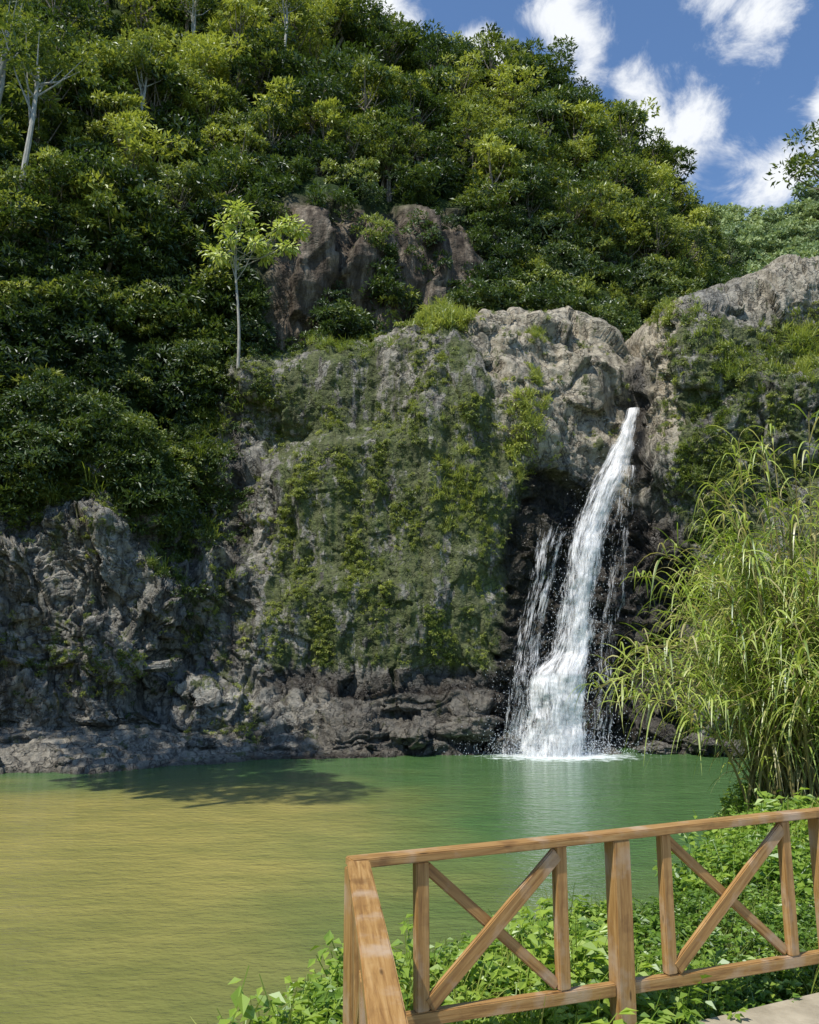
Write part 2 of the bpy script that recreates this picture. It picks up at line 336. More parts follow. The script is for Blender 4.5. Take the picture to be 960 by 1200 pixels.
# ---------- flat rock shelf along the left shore
sx_=np.linspace(-26,2.5,420); sy_=np.linspace(31,43.5,220); SX,SY=np.meshgrid(sx_,sy_)
shp=np.array([W(a,b,y)[:2] for a,b,y in [(-250,925,32.0),(-50,913,33.0),(0,908,33.6),(60,905,33.9),(112,904,34.0),(140,896,34.9),(190,889,36.2),(250,884,37.4),(330,880,38.6),(420,878,39.6),(540,878,40.3),(620,880,42)]])
ys=np.interp(SX,shp[:,0],shp[:,1]); P2=np.stack([SX,SY,SX*0],-1)
sd2=(SY-ys)+fbm(P2*.7,4,131)*.9+facet(P2*.6,132,.8,.6)
base=sd2*.30+fbm(P2*.25,3,133)*.25
tier=.20; lv_=np.floor(base/tier); fr2=base/tier-lv_; SZ=(lv_+smooth(0,.25,fr2)*1.0)*tier*.85+.02
SZ=np.where(sd2<0,-1.2+smooth(-.7,0,sd2)*1.25,.06+np.clip(SZ,0,1.5))+fbm(P2*3,4,134)*.05+facet(P2*np.array([1.6,1.6,1]),135,.10,.2)
SP=np.stack([SX,SY,SZ],-1); wS=np.clip(.15+.5*smooth(-8,-3,SX)+(1-smooth(.0,.25,SZ))*.6,0,1)
mkobj('rock_shelf',mesh_np('rock_shelf',SP.reshape(-1,3),[gridfaces(*SX.shape)],[M_rock],None,True,{'moss':np.full(SX.shape,.08),'wet':wS,'tan':np.full(SX.shape,.35)}))
# ---------- hill
hp=np.array([-250,0,120,240,350,470,600,700,760,830,880],float)
rows=[([700,680,640,560,460,430,420,430,440,420,400],[38.5,41,43.5,48,50,53,55,57,59,64,68]),
([430,440,430,420,375,350,350,360,370,370,375],[41,43,46,49,51.0,54,57.5,60,62,67,71]),
([300,310,300,290,255,250,280,300,320,350,372],[44,46,49,52,52.5,56,61,64,66,71,75]),
([60,90,110,140,150,165,190,220,265,315,368],[52,55,58,62,65,68,70,72,74,80,84]),
([-320,-200,-120,-50,40,100,150,190,240,290,362],[72,75,76,76,76,77,78,80,83,88,90])]
hn,hm=220,200
hx=np.linspace(-250,880,hn)
def hillP(px,t):
    i=np.clip(np.floor(t).astype(int),0,3); f=t-i
    a=np.stack([[np.interp(px,hp,r[0]),np.interp(px,hp,r[1])] for r in rows])
    k=np.arange(len(px)); i0=np.clip(i-1,0,4);i2=i+1;i3=np.clip(i+2,0,4)
    def cr(c):
        p0,p1,p2,p3=a[i0,c,k],a[i,c,k],a[i2,c,k],a[i3,c,k]
        return p1+.5*f*(p2-p0+f*(2*p0-5*p1+4*p2-p3+f*(3*(p1-p2)+p3-p0)))
    return W(px,cr(0),cr(1))
TT=np.linspace(4,0,hm)
HP=np.stack([hillP(hx,np.full(hn,t)) for t in TT])
HN=normals_grid(HP)
hd=fbm(HP*.12,4,51)*1.8+fbm(HP*.6,3,52)*.5+facet(HP*np.array([.5,.5,.14]),55,1.5,1.4)
HPd=HP+HN*hd[...,None]
back=[]
for k in range(1,15):
    e=HPd[0].copy(); e[:,1]+=k*5; e[:,2]-=k*1.0+ .05*k*k; back.append(e)
HPX=np.broadcast_to(hx[None],HP.shape[:2]); HPYt=np.broadcast_to(TT[:,None],HP.shape[:2])
rocky=smooth(290,330,HPX)*(1-smooth(545,600,HPX))*smooth(.2,.4,HPYt)*(1-smooth(1.9,2.2,HPYt))
HF=np.concatenate([np.stack(back[::-1]),HPd]); rk=np.concatenate([np.zeros((14,hn)),rocky])
mkobj('jungle_hill',mesh_np('jungle_hill',HF.reshape(-1,3),[gridfaces(*HF.shape[:2])],[M_soil],None,True,{'rocky':rk}))
fx=np.linspace(500,1500,120); ridge=np.interp(fx,[500,700,830,880,920,960,1100,1500],[285,270,258,252,250,236,205,160]); 
fr_=[]
for t in np.linspace(1,0,70):
    py=ridge*t+430*(1-t); Yv=120+t*110+10*np.sin(fx*.02); fr_.append(W(fx,py,Yv))
FP=np.stack(fr_); FP=FP+normals_grid(FP)*(fbm(FP*.04,4,61)*6)[...,None]
bk=[FP[0]+np.array([0,k*20,-k*6.]) for k in range(5,0,-1)]
FF=np.concatenate([np.stack(bk),FP]); mkobj('distant_hill',mesh_np('distant_hill',FF.reshape(-1,3),[gridfaces(*FF.shape[:2])],[M_soil],None,True,{'rocky':np.zeros(FF.shape[:2])}))
lx,ly=np.meshgrid(np.linspace(-75,-13,70),np.linspace(-25,40,80)); wallx=-20-np.clip(ly,-25,40)*.32
lz=-2.2+9*smooth(0,14,wallx-lx)+20*smooth(14,50,wallx-lx); LP=np.stack([lx,ly,lz],-1); LP[...,2]+=fbm(LP*.15,4,91)*2.5*smooth(0,6,wallx-lx)
mkobj('added_shade_spur',mesh_np('added_shade_spur',LP.reshape(-1,3),[gridfaces(*LP.shape[:2])],[M_soil],None,True,{'rocky':np.zeros(LP.shape[:2])}))  # unseen spur added off frame to shade the left side
# ---------- forest
ml=[M_leaf,M_bark]
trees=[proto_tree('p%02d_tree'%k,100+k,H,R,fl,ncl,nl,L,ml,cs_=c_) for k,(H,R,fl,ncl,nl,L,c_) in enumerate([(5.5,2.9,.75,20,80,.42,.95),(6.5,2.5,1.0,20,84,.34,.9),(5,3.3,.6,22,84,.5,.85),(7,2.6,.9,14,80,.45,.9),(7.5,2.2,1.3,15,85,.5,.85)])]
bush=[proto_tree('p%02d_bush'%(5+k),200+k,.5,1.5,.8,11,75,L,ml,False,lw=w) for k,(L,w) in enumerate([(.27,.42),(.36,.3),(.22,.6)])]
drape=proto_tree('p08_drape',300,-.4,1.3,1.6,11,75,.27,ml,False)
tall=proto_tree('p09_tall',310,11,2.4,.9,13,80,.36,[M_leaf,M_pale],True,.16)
C1=coll('jungle_protos',trees+bush+[drape,tall])
def tintfield(p,b=.40):
    t=np.clip(b+fbm(p*.09,3,71)*.6+rng.normal(0,.26,len(p)),0,1); return np.where(rng.uniform(size=len(p))<.14,rng.uniform(.85,1.15,len(p)),t)
pts=[];rt=[];sc=[];ix=[];ti=[]
def hs(n,pa,pb,ta,tb):
    px=rng.uniform(pa,pb,n); t=rng.uniform(ta,tb,n); return hillP(px,t),px,t
p,px,t=hs(600,-240,850,1.75,4.0); kp=~((px>290)&(px<570)&(t<2.3)); p=p[kp];px=px[kp];t=t[kp]; k=rng.integers(0,5,len(p));p[:,2]-=1.5
s=rng.uniform(.5,1.25,len(p))*np.interp(t,[1.7,4],[.75,1.05])*np.interp(px,[740,860],[1,.6])
pts.append(p);rt.append(rots(len(p),.12));sc.append(np.stack([s,s,s],1));ix.append(k);ti.append(tintfield(p,.44))
p,px,t=hs(1300,-240,872,0.2,4.0); keep=~((px>300)&(px<570)&(t>.3)&(t<2.2)&(rng.uniform(size=len(px))<.84)); p=p[keep];px=px[keep];t=t[keep]
p[:,1]-=.5; s=rng.uniform(.6,1.35,len(p)); k=rng.integers(5,9,len(p)); pts.append(p);rt.append(rots(len(p),.3));sc.append(np.stack([s,s,s],1));ix.append(k);ti.append(tintfield(p,.22)*.7)  # bush tint lowered to paint the shaded gaps between crowns
for a,b,s_ in [(600,185,1.25),(640,190,1.45),(665,205,1.1),(540,140,1.),(500,130,.95),(700,235,1.0),(745,262,.85),(785,285,.75),(815,300,.75),(838,318,.55),(470,120,.9),(430,90,1),(395,70,1),(360,50,1.1)]:
    w=W(a,b,78+max(0,(a-700)*.06)); pts.append(w[None]);rt.append(rots(1,.08));sc.append(np.full((1,3),s_));ix.append([random.choice([0,1,3,4])]);ti.append([random.uniform(.2,.6)])
for a,b,yy,s_,kk in [(990,332,56,1.42,1),(1075,330,50,1.5,0),(18,290,45.5,1.15,9),(-30,250,47,1.2,9),(150,215,54,.9,9),(215,120,62,1.,9),(330,110,64,.9,9)]:
    w=W(a,b,yy); pts.append(w[None]);rt.append(rots(1,.05));sc.append(np.full((1,3),s_));ix.append([kk]);ti.append([random.uniform(.35,.6)])
ii=rng.integers(4,76,90); jj=rng.integers(3,42,90); p=LP[ii,jj]; p=p[(p[:,2]>1)&(p[:,0]<-38)]; s=rng.uniform(1,1.4,len(p)); pts.append(p);rt.append(rots(len(p),.1));sc.append(np.stack([s,s,s],1));ix.append(rng.integers(0,5,len(p)));ti.append(tintfield(p))  # trees standing on the added off-frame spur
for tx,ty,h_,s_ in [(-9.5,36,30,1.3),(-7.5,33.5,29,1.2),(-6.0,31.3,29,1.05),(-4.4,29.0,30.5,.8),(-7,38,31,1.0),(-18.5,38,31,1.2)]:  # unseen trees added toward the sun to shade pool and left rock
    c=np.array([tx+SUN.x/SUN.z*h_,ty+SUN.y/SUN.z*h_,h_-5.5*s_]); pts.append(c[None]);rt.append(rots(1,.05));sc.append(np.full((1,3),s_));ix.append([2 if s_>1.02 else 0]);ti.append([.4])
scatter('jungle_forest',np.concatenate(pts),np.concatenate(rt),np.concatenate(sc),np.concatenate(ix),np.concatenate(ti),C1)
ftree=[proto_tree('f%02d'%k,400+k,3,3,.8,14,32,1.0,[M_far,M_bark],False,lw=.6) for k in range(3)]
CF=coll('far_protos',ftree); n=900; ii=rng.integers(5,FF.shape[0],n); jj=rng.integers(30,90,n); p=FF[ii,jj]+rng.normal(0,1.5,(n,3))*np.array([1,1,0]); s=rng.uniform(.6,1.3,n)
scatter('distant_forest',p,rots(n,.1),np.stack([s,s,s],1),rng.integers(0,3,n),np.clip(.5+fbm(p*.03,3,3)*.6+rng.normal(0,.22,n),0,1),CF)
# cliff plants
mg=[M_grass]
sb=[proto_tree('c%02d_fern'%k,500+k,.05,.38,.7,6,24,.13,ml,False,lw=.5) for k in range(3)]
tf=[proto_tuft('c%02d_tuft'%(3+k),520+k,40,.9,mg,.12,.05) for k in range(2)]
CC=coll('cliff_plant_protos',sb+tf)
flat=P.reshape(-1,3); fn=NC.reshape(-1,3); fpx=PX.ravel(); fpy=PY.ravel(); mo=moss.ravel()*(1-wet.ravel())
clump=np.clip(.5+fbm(flat*np.array([.7,.7,.35]),4,81)*1.8,0,1)
w=np.clip(mo,0,1)*(.05+clump**3); w=w/w.sum(); sel=rng.choice(len(flat),4600,p=w)
p=flat[sel]+fn[sel]*.03; s=rng.uniform(.2,.6,len(p))*(.5+clump[sel]*.7); k=rng.integers(0,3,len(p)); k=np.where(rng.uniform(size=len(p))<.08,rng.integers(3,5,len(p)),k); s=np.where(k>2,s*.7,s)
P1=[p];R1=[rots(len(p),.5)];S1=[np.stack([s,s,s],1)];I1=[k];T1=[np.clip(.35+clump[sel]*.35+rng.normal(0,.18,len(p)),0,1)]
def patch(n,cx,cy,sx,sy,ks,smin,smax,tint):
    dd=((fpx-cx)/sx)**2+((fpy-cy)/sy)**2; w=np.exp(-dd*1.2); w/=w.sum(); sel=rng.choice(len(flat),n,p=w); s=rng.uniform(smin,smax,n)
    P1.append(flat[sel]);R1.append(rots(n,.35));S1.append(np.stack([s,s,s],1));I1.append(rng.choice(ks,n));T1.append(np.clip(tint+rng.normal(0,.15,n),0,1))
patch(130,508,372,30,12,[3,4,0,1],.7,1.4,.8); patch(50,400,408,40,8,[3,4,0],.5,1.0,.5)
patch(110,612,505,18,38,[3,4,0,1],.6,1.1,.9); patch(130,535,570,24,55,[3,4,1],.4,.9,.8); patch(40,630,390,10,8,[3,4],.35,.7,.7)
patch(50,628,440,12,14,[3,0],.4,.8,.7); patch(70,470,560,90,90,[3,0],.2,.45,.8); patch(70,575,600,15,60,[3,0,1],.3,.6,.6)
patch(80,790,375,25,10,[3,4,0,1],.5,1.1,.65); patch(150,870,430,70,30,[3,4,0,1,2],.5,1.1,.55); patch(60,945,410,15,30,[3,4],.8,1.4,.75); patch(190,840,560,35,110,[0,1,2,3],.5,1.0,.35)
patch(40,785,540,14,50,[3,0],.3,.6,.5); patch(90,200,640,25,60,[0,1,2,3],.5,1.1,.25); patch(300,230,560,35,80,[0,1,2,3],.7,1.6,.25); patch(200,60,570,90,30,[0,1,2,3],.7,1.8,.3)
patch(80,120,780,70,30,[0,1,2],.3,.8,.35); patch(60,300,450,40,30,[0,1],.5,1.1,.3); patch(40,850,870,40,12,[0,3],.5,1.1,.5)
scatter('cliff_plants',np.concatenate(P1),np.concatenate(R1),np.concatenate(S1),np.concatenate(I1),np.concatenate(T1),CC,True)
n=330; px=rng.uniform(-200,250,n); r0=np.interp(px,RIM[:,0],RIM[:,1]); py=r0+rng.normal(0,22,n); p=W(px,py,Yf(px,py)+rng.uniform(-.2,1.5,n)); s=rng.uniform(.4,1.1,n)
n2=85; px2=np.concatenate([rng.uniform(230,340,25),rng.uniform(540,750,60)]); p2=W(px2,np.interp(px2,RIM[:,0],RIM[:,1])+2,np.interp(px2,[230,760],[51,56])+rng.uniform(-1,3,n2)); s2=rng.uniform(.5,1.2,n2)
scatter('hanging_bushes',np.concatenate([p,p2]),rots(n+n2,.3),np.repeat(np.concatenate([s,s2])[:,None],3,1),np.concatenate([rng.integers(5,9,n),rng.integers(5,8,n2)]),np.clip(rng.normal(.25,.17,n+n2),0,1),C1)
def slender():
    root=bpy.data.objects.new('slender_tree',None); scene.collection.objects.link(root)
    b=W(279,432,45.2); top=W(277,292,45.0); L=np.linspace(0,1,12)[:,None]; path=b*(1-L)+top*L; path[:,0]+=np.sin(L[:,0]*5)*.09
    V,Fc=tube(path,np.linspace(.10,.06,12),8); A=Acc(); A.add(V,Fc,0)
    ends=[(250,295),(262,262),(285,250),(300,285),(325,268),(350,270),(335,290),(278,245),(296,270),(258,300),(312,300),(270,280),(340,262)]
    B=Acc(); r=np.random.default_rng(5)
    for (x,y) in ends:
        e=W(x,y,45+r.uniform(-1.3,1.3)); s0=path[-1-r.integers(0,4)]; mid=(s0+e)/2+np.array([0,0,-.3]); V,Fc=tube(np.array([s0,mid,e]),[.04,.028,.015],5); A.add(V,Fc,0)
        m=95; q=rnd_dir(m,r); c=e+q*r.uniform(.1,.7,(m,1))*np.array([1.1,1.1,.45]); dd=q+np.array([0,0,-.3]); LL=r.uniform(.22,.45,m)
        V,Fc=leafgeo(c,dd,np.tile([-.3,-.5,1.],(m,1))+r.normal(size=(m,3))*.3,LL,LL*.55); B.add(V,Fc,0,np.repeat(r.uniform(.2,1,m),4))
    mkobj('trunk',A.mesh('trunk',[M_pale],True),root)
    m2=leafmat('pale_leaf',(.28,.34,.05),(.45,.52,.10),(.58,.62,.20)); nt=m2.node_tree
    for nd in nt.nodes:
        if nd.type=='ATTRIBUTE' and nd.attribute_name=='tint' and nd.attribute_type=='GEOMETRY': nd.attribute_name='lv'
    mkobj('crown',B.mesh('crown',[m2]),root)
slender()
# ---------- water & ground
def watermat():
    m,nt,o=newmat('pool_water'); g=G(nt); P=g.pos(); sx=g.n('ShaderNodeSeparateXYZ'); nt.links.new(P,sx.inputs[0]); X,Yy=sx.outputs[0],sx.outputs[1]
    wv=g.math('MULTIPLY',g.math('SUBTRACT',g.noise(P,.12,3),.5),12)
    a=g.math('ADD',X,wv); yb=g.math('ADD',Yy,wv)
    yel=g.math('MULTIPLY',g.mr(a,-5.5,3.5,1,0,True),g.mr(yb,27,35,1,0,True))
    c=g.mix(yel,(.080,.165,.055),(.32,.285,.085))
    c=g.mix(g.math('MULTIPLY',g.mr(Yy,10,23,1,0,True),.7),c,(.135,.155,.05))
    c=g.mix(.6,c,g.ramp(g.noise(g.mapping(P,(1,2,1)),.35,5,.6),[(.35,(.72,.78,.72)),(.65,(1.2,1.15,1.1))]),'MULTIPLY')
    f0=W(652,884,41.0); vd=g.n('ShaderNodeVectorMath',operation='DISTANCE'); nt.links.new(g.mapping(P,(1,1.5,1)),vd.inputs[0]); vd.inputs[1].default_value=(f0[0],f0[1]*1.5-1.5,0)
    fm=g.math('ADD',g.mr(vd.outputs['Value'],1.2,6.5,1.0,0),g.math('MULTIPLY',g.math('SUBTRACT',g.noise(P,2.2,6,.7),.5),1.5))
    fm=g.mr(fm,.45,.9,smoothst=True)
    c=g.mix(g.math('MULTIPLY',fm,.9),c,(.75,.8,.8))
    w1=g.noise(g.mapping(P,(1,1.8,1)),1.6,3,.6); w2=g.noise(g.mapping(P,(1,1.5,1)),6,3,.6)
    h=g.math('ADD',w1,g.math('MULTIPLY',w2,.35))
    b=g.bsdf(c,g.mr(fm,0,1,.08,.7),.5,g.bump(h,.7,.10)); b.inputs['IOR'].default_value=1.33
    nt.links.new(b.outputs[0],o.inputs[0]); return m
def plane(name,x0,x1,y0,y1,z,mat):
    me=bpy.data.meshes.new(name); me.from_pydata([(x0,y0,z),(x1,y0,z),(x1,y1,z),(x0,y1,z)],[],[(0,1,2,3)]); me.materials.append(mat); return mkobj(name,me)
plane('pool_water',-120,120,-40,60,0,watermat())
plane('ground',-1500,1500,-1500,1500,-2.5,M_soil)
def boulder_(x,y,z,s,seed,flatn=.45):
    me=bpy.data.meshes.new('boulder'); bm=bmesh.new(); bmesh.ops.create_icosphere(bm,subdivisions=5,radius=1); 
    co=np.array([v_.co[:] for v_ in bm.verts])
    r=1+fbm(co*1.1+seed*3,3,seed)*.3+facet(co*1.5+seed,seed,.35,.6)+facet(co*3.5+seed,seed+9,.08,.2)
    co=co*np.clip(r,.4,1.7)[:,None]*np.array([1.2,.8,flatn])*s
    for v_,c in zip(bm.verts,co): v_.co=c
    for f in bm.faces: f.smooth=True
    bm.to_mesh(me); bm.free(); me.materials.append(M_rock); ob=mkobj('boulder',me); ob.location=(x,y,z); ob.rotation_euler=(0,0,seed)
    for nm,vv in (('moss',.1),('wet',.3 if x<-5 else .6),('tan',.2)):
        at=me.attributes.new(nm,'FLOAT','POINT'); at.data.foreach_set('value',np.full(len(co),vv,np.float32))
for i,(a,b,yy,s_) in enumerate([(75,893,35,.5),(130,886,36.2,.45),(235,872,38.4,.6),(480,862,40.6,1.1),(545,852,40.9,1.25),(592,868,41,.7),(820,872,40.5,1.0),(770,878,41,.7),(-40,903,33.5,1.0),(715,884,41.3,.6),(862,878,39.6,.8),(30,868,37.3,.9)]):
    w=W(a,b,yy); boulder_(w[0],w[1],w[2],s_,i+2)
# ---------- waterfall
def fallmat(name,dens,sc=9.,seed=0.,vt=-9.,vf=.01):
    m,nt,o=newmat(name); g=G(nt); uv=g.n('ShaderNodeTexCoord').outputs['UV']; sx=g.n('ShaderNodeSeparateXYZ'); nt.links.new(uv,sx.inputs[0]); U,V=sx.outputs[0],sx.outputs[1]
    n1=g.noise(g.mapping(uv,(sc,2.0,1),(seed,seed,0)),1,5,.7,.5); n2=g.noise(g.mapping(uv,(sc*6,8,1),(seed*3,0,0)),1,5,.75,.3)
    edge=g.math('MULTIPLY',g.math('MULTIPLY',g.mr(U,0,.25),g.mr(U,.75,1,1,0)),g.mr(V,vt,vt+vf))
    a=g.math('ADD',g.math('MULTIPLY',g.math('SUBTRACT',g.math('ADD',g.math('MULTIPLY',n1,.6),g.math('MULTIPLY',n2,.6)),.6),4.6),dens)
    a=g.math('MULTIPLY',g.math('ADD',a,g.math('MULTIPLY',g.math('SUBTRACT',edge,1),1.2)),1.0,clamp=True)
    b=g.n('ShaderNodeBsdfDiffuse'); b.inputs[0].default_value=(.92,.91,.89,1); nt.links.new(g.bump(n2,.5,.1),b.inputs['Normal']); tr=g.n('ShaderNodeBsdfTransparent'); ms=g.n('ShaderNodeMixShader')
    nt.links.new(a,ms.inputs[0]); nt.links.new(tr.outputs[0],ms.inputs[1]); nt.links.new(b.outputs[0],ms.inputs[2]); nt.links.new(ms.outputs[0],o.inputs[0]); return m
wf=bpy.data.objects.new('waterfall',None); scene.collection.objects.link(wf)
YT=([470,485,545,560,620,640,700,765,780,790,880],[47.0,45.9,44.5,43.7,43.0,42.5,42.1,41.8,41.2,40.9,40.8])
def strip(name,rows_,mat,off=0,seed=0,nu=26,nv=160):
    rows_=np.array(rows_,float); py=np.linspace(rows_[0,0],rows_[-1,0],nv); l=np.interp(py,rows_[:,0],rows_[:,1]); r=np.interp(py,rows_[:,0],rows_[:,2])
    ker=np.exp(-np.linspace(-2,2,17)**2); ker/=ker.sum(); l=np.convolve(np.pad(l,8,'edge'),ker,'valid'); r=np.convolve(np.pad(r,8,'edge'),ker,'valid')
    u=np.linspace(0,1,nu)[None]; wob=fbm(np.stack([py*.03,py*0+seed,py*0],-1),3,seed)*3; wob2=fbm(np.stack([py*.05,py*0+seed,py*0],-1),3,seed+9)*4
    PXs=((l+wob)[:,None]*(1-u)+(r+wob2)[:,None]*u); PYs=np.repeat(py[:,None],nu,1)
    Ys=np.interp(PYs,*YT)-off-.5*np.sin(u*math.pi)*(r-l)[:,None]*.015; pp=W(PXs,PYs,Ys); pp[...,1]+=fbm(pp*1.3,4,seed)*.3; pp[...,2]=np.maximum(pp[...,2],-.1)
    me=mesh_np(name,pp.reshape(-1,3),[gridfaces(nv,nu)],[mat],None,True); uvl=me.uv_layers.new(name='UVMap')
    li=np.zeros(len(me.loops),np.int32); me.loops.foreach_get('vertex_index',li); uu=np.stack([np.broadcast_to(u,PXs.shape).ravel(),((PYs-480)/100.).ravel()],1)[li]; uvl.data.foreach_set('uv',uu.astype(np.float32).ravel())
    mkobj(name,me,wf)
main=[(478,734,751),(505,722,750),(545,700,744),(575,680,736),(620,660,722),(700,648,708),(765,634,702),(790,604,704),(888,588,706)]
strip('main_stream',main,fallmat('fall_water_a',.34,7,1.3),.3,1)
strip('main_stream_front',[(a,b+3,c-2) for a,b,c in main],fallmat('fall_water_b',.10,12,5.1),.65,2)
core=[(478,737,750),(545,712,736),(575,696,722),(620,682,706),(700,670,696),(765,658,692),(790,640,692),(888,622,690)]
strip('core_stream',core,fallmat('fall_water_c',.72,6,7.7),.5,3)
strip('side_veil',[(560,634,676),(600,632,676),(620,622,676),(660,616,664),(720,602,652),(780,590,640),(888,578,622)],fallmat('fall_water_d',.10,8,2.2,.85,.7),.3,4)
strip('side_trickle',[(545,722,754),(640,708,744),(760,694,732),(888,688,720)],fallmat('fall_water_e',-.08,7,9.2),.25,5)
strip('base_fan',[(768,612,700),(790,602,708),(888,586,712)],fallmat('fall_water_g',.35,9,3.2,2.88,.25),.7,8)
strip('ledge_trickle',[(775,565,600),(800,572,602),(888,568,600)],fallmat('fall_water_f',-.3,5,4.2),.5,6)
n=4200; t=rng.beta(2.5,1,n); py=480+t*402; l=np.interp(py,[r[0] for r in main],[r[1] for r in main]);r_=np.interp(py,[r[0] for r in main],[r[2] for r in main])
px=(l+r_)/2+rng.normal(0,.33,n)*(r_-l); c=W(px,py+rng.normal(0,3,n),np.interp(py,*YT)-rng.uniform(.3,1.5,n)); c[:,2]=np.maximum(c[:,2],.02)
n3=5200; a3=rng.uniform(0,6.28,n3); r3=np.abs(rng.normal(0,1.7,n3)); fc=W(650,884,40.3); c3=np.stack([fc[0]+np.cos(a3)*r3*1.3,fc[1]+np.sin(a3)*r3*.5,np.abs(rng.normal(0,.55,n3))],1); c=np.concatenate([c,c3]); n=n+n3
sz=rng.uniform(.006,.017,n)[:,None]; tet=np.array([[1,1,1],[-1,-1,1],[-1,1,-1],[1,-1,-1]],float)
V=(c[:,None,:]+tet[None]*sz[:,None,:]*np.array([.8,.8,1.4])).reshape(-1,3); k=np.arange(n)[:,None]*4; Fc=np.concatenate([k+np.array([[0,1,2]]),k+np.array([[0,3,1]]),k+np.array([[0,2,3]]),k+np.array([[1,3,2]])])
m,nt,o=newmat('spray_drops'); g=G(nt); nn=g.noise(g.pos(),3,2); b=g.bsdf(g.ramp(nn,[(0,(.8,.82,.85)),(1,(.92,.93,.94))]),.4,.5); nt.links.new(b.outputs[0],o.inputs[0])
mkobj('spray',mesh_np('spray',V,[Fc],[m]),wf)
# ---------- near bank
edge=np.array([(-14,-30),(-6,-6),(-3.2,1),(-1.35,4.2),(-.5,5.9),(.9,7.0),(2.6,8.2),(4.0,10.2),(5.0,13),(7,16),(12,20),(22,27),(45,38)],float)
gx_=np.concatenate([np.linspace(-14,-3,14),np.linspace(-2.8,9,110),np.linspace(9.5,50,50)]); gy_=np.concatenate([np.linspace(-30,2,30),np.linspace(2.1,16,120),np.linspace(16.5,45,40)])
GX,GY=np.meshgrid(gx_,gy_); q2=np.stack([GX,GY],-1)
def sdist(q2):
    best=np.full(q2.shape[:-1],1e9); sg=np.ones_like(best)
    for a,b in zip(edge[:-1],edge[1:]):
        ab=b-a; t=np.clip(((q2-a)@ab)/(ab@ab),0,1); c=a+t[...,None]*ab; dd=np.linalg.norm(q2-c,axis=-1); cr=ab[0]*(q2-a)[...,1]-ab[1]*(q2-a)[...,0]
        m=dd<best; best=np.where(m,dd,best); sg=np.where(m,np.sign(-cr),sg)
    return best*sg
SD=sdist(q2)
def bankz(sd,x,y): return -2+4.35*smooth(-1.9,.25,sd)+fbm(np.stack([x*.6,y*.6,x*0],-1),3,5)*.1*smooth(0,1,sd)
GZ=bankz(SD,GX,GY)
mb,nt,o=newmat('bank_soil'); g=G(nt); nn=g.noise(g.pos(),3,5,.65); b=g.bsdf(g.ramp(nn,[(.3,(.03,.045,.012)),(.55,(.07,.085,.025)),(.75,(.16,.12,.07))]),.9,.2,g.bump(nn,.8,.08)); nt.links.new(b.outputs[0],o.inputs[0])
mkobj('river_bank',mesh_np('river_bank',np.stack([GX,GY,GZ],-1).reshape(-1,3),[gridfaces(*GX.shape)],[mb],None,True))
def proto_weed(name,seed):
    r=np.random.default_rng(seed); A=Acc()
    for s_ in range(9):
        b=np.array([r.normal()*.1,r.normal()*.1,-.03]); lean=np.array([r.normal()*.12,r.normal()*.12,r.uniform(.14,.34)]); V,Fc=tube(np.array([b,b+lean]),[.005,.002],3); A.add(V,Fc,0,np.full(len(V),.4))
        m=13; t=r.uniform(.25,1,m)[:,None]; az=r.uniform(0,6.28,m); d=np.stack([np.cos(az),np.sin(az),r.uniform(-.2,.4,m)],1); L=r.uniform(.04,.08,m)
        V,Fc=leafgeo(b+lean*t+d*.01,d,np.tile([-.1,-.2,1.],(m,1))+r.normal(size=(m,3))*.35,L,L*.6,.2); A.add(V,Fc,0,np.repeat(r.uniform(0,1,m),4))
    return mkobj(name,A.mesh(name,[M_weed]),link=False)
CW=coll('weed_protos',[proto_weed('w0%d'%k,600+k) for k in range(3)]+[proto_tuft('w1_tuft',610,24,.38,mg,.05,.012,5)])
RA=np.array([-.266,4.5]);RB=np.array([2.8,5.88]); RD=(RB-RA)/np.linalg.norm(RB-RA); RNm=np.array([-RD[1],RD[0]])
n=13000; x=rng.uniform(-3,9,n); y=rng.uniform(1.5,14.5,n); sd=sdist(np.stack([x,y],-1)); rel=(np.stack([x,y],-1)-RA); side=rel@RNm; LB=np.array([-.06,2.55]); ld=(LB-RA)/np.linalg.norm(LB-RA); lnm=np.array([ld[1],-ld[0]]); side2=rel@lnm
outside=(side>.02)|(side2>.06)
ok=(sd>-.75)&outside&((x<7)|(y>10))&((y<8)|(rng.uniform(size=n)<.6)); x,y,sd=x[ok],y[ok],sd[ok]; z=bankz(sd,x,y); hgt=fbm(np.stack([x*.9,y*.9,x*0],-1),3,15)
s=rng.uniform(.6,1.15,len(x))*(1+hgt*.8)*np.where(y>8,1.3,1); k=rng.integers(0,3,len(x)); k=np.where(rng.uniform(size=len(x))<.05,3,k)
scatter('bank_weeds',np.stack([x,y,z],1),rots(len(x),.2),np.stack([s,s,s],1),k,np.clip(.5+hgt*.6+rng.normal(0,.18,len(x)),0,1),CW,True)
mc,nt,o=newmat('concrete'); g=G(nt); nn=g.noise(g.pos(),5,6,.65); b=g.bsdf(g.ramp(nn,[(.3,(.28,.24,.17)),(.7,(.46,.40,.29))]),.9,.2,g.bump(g.noise(g.pos(),40,4),.4,.01)); nt.links.new(b.outputs[0],o.inputs[0])
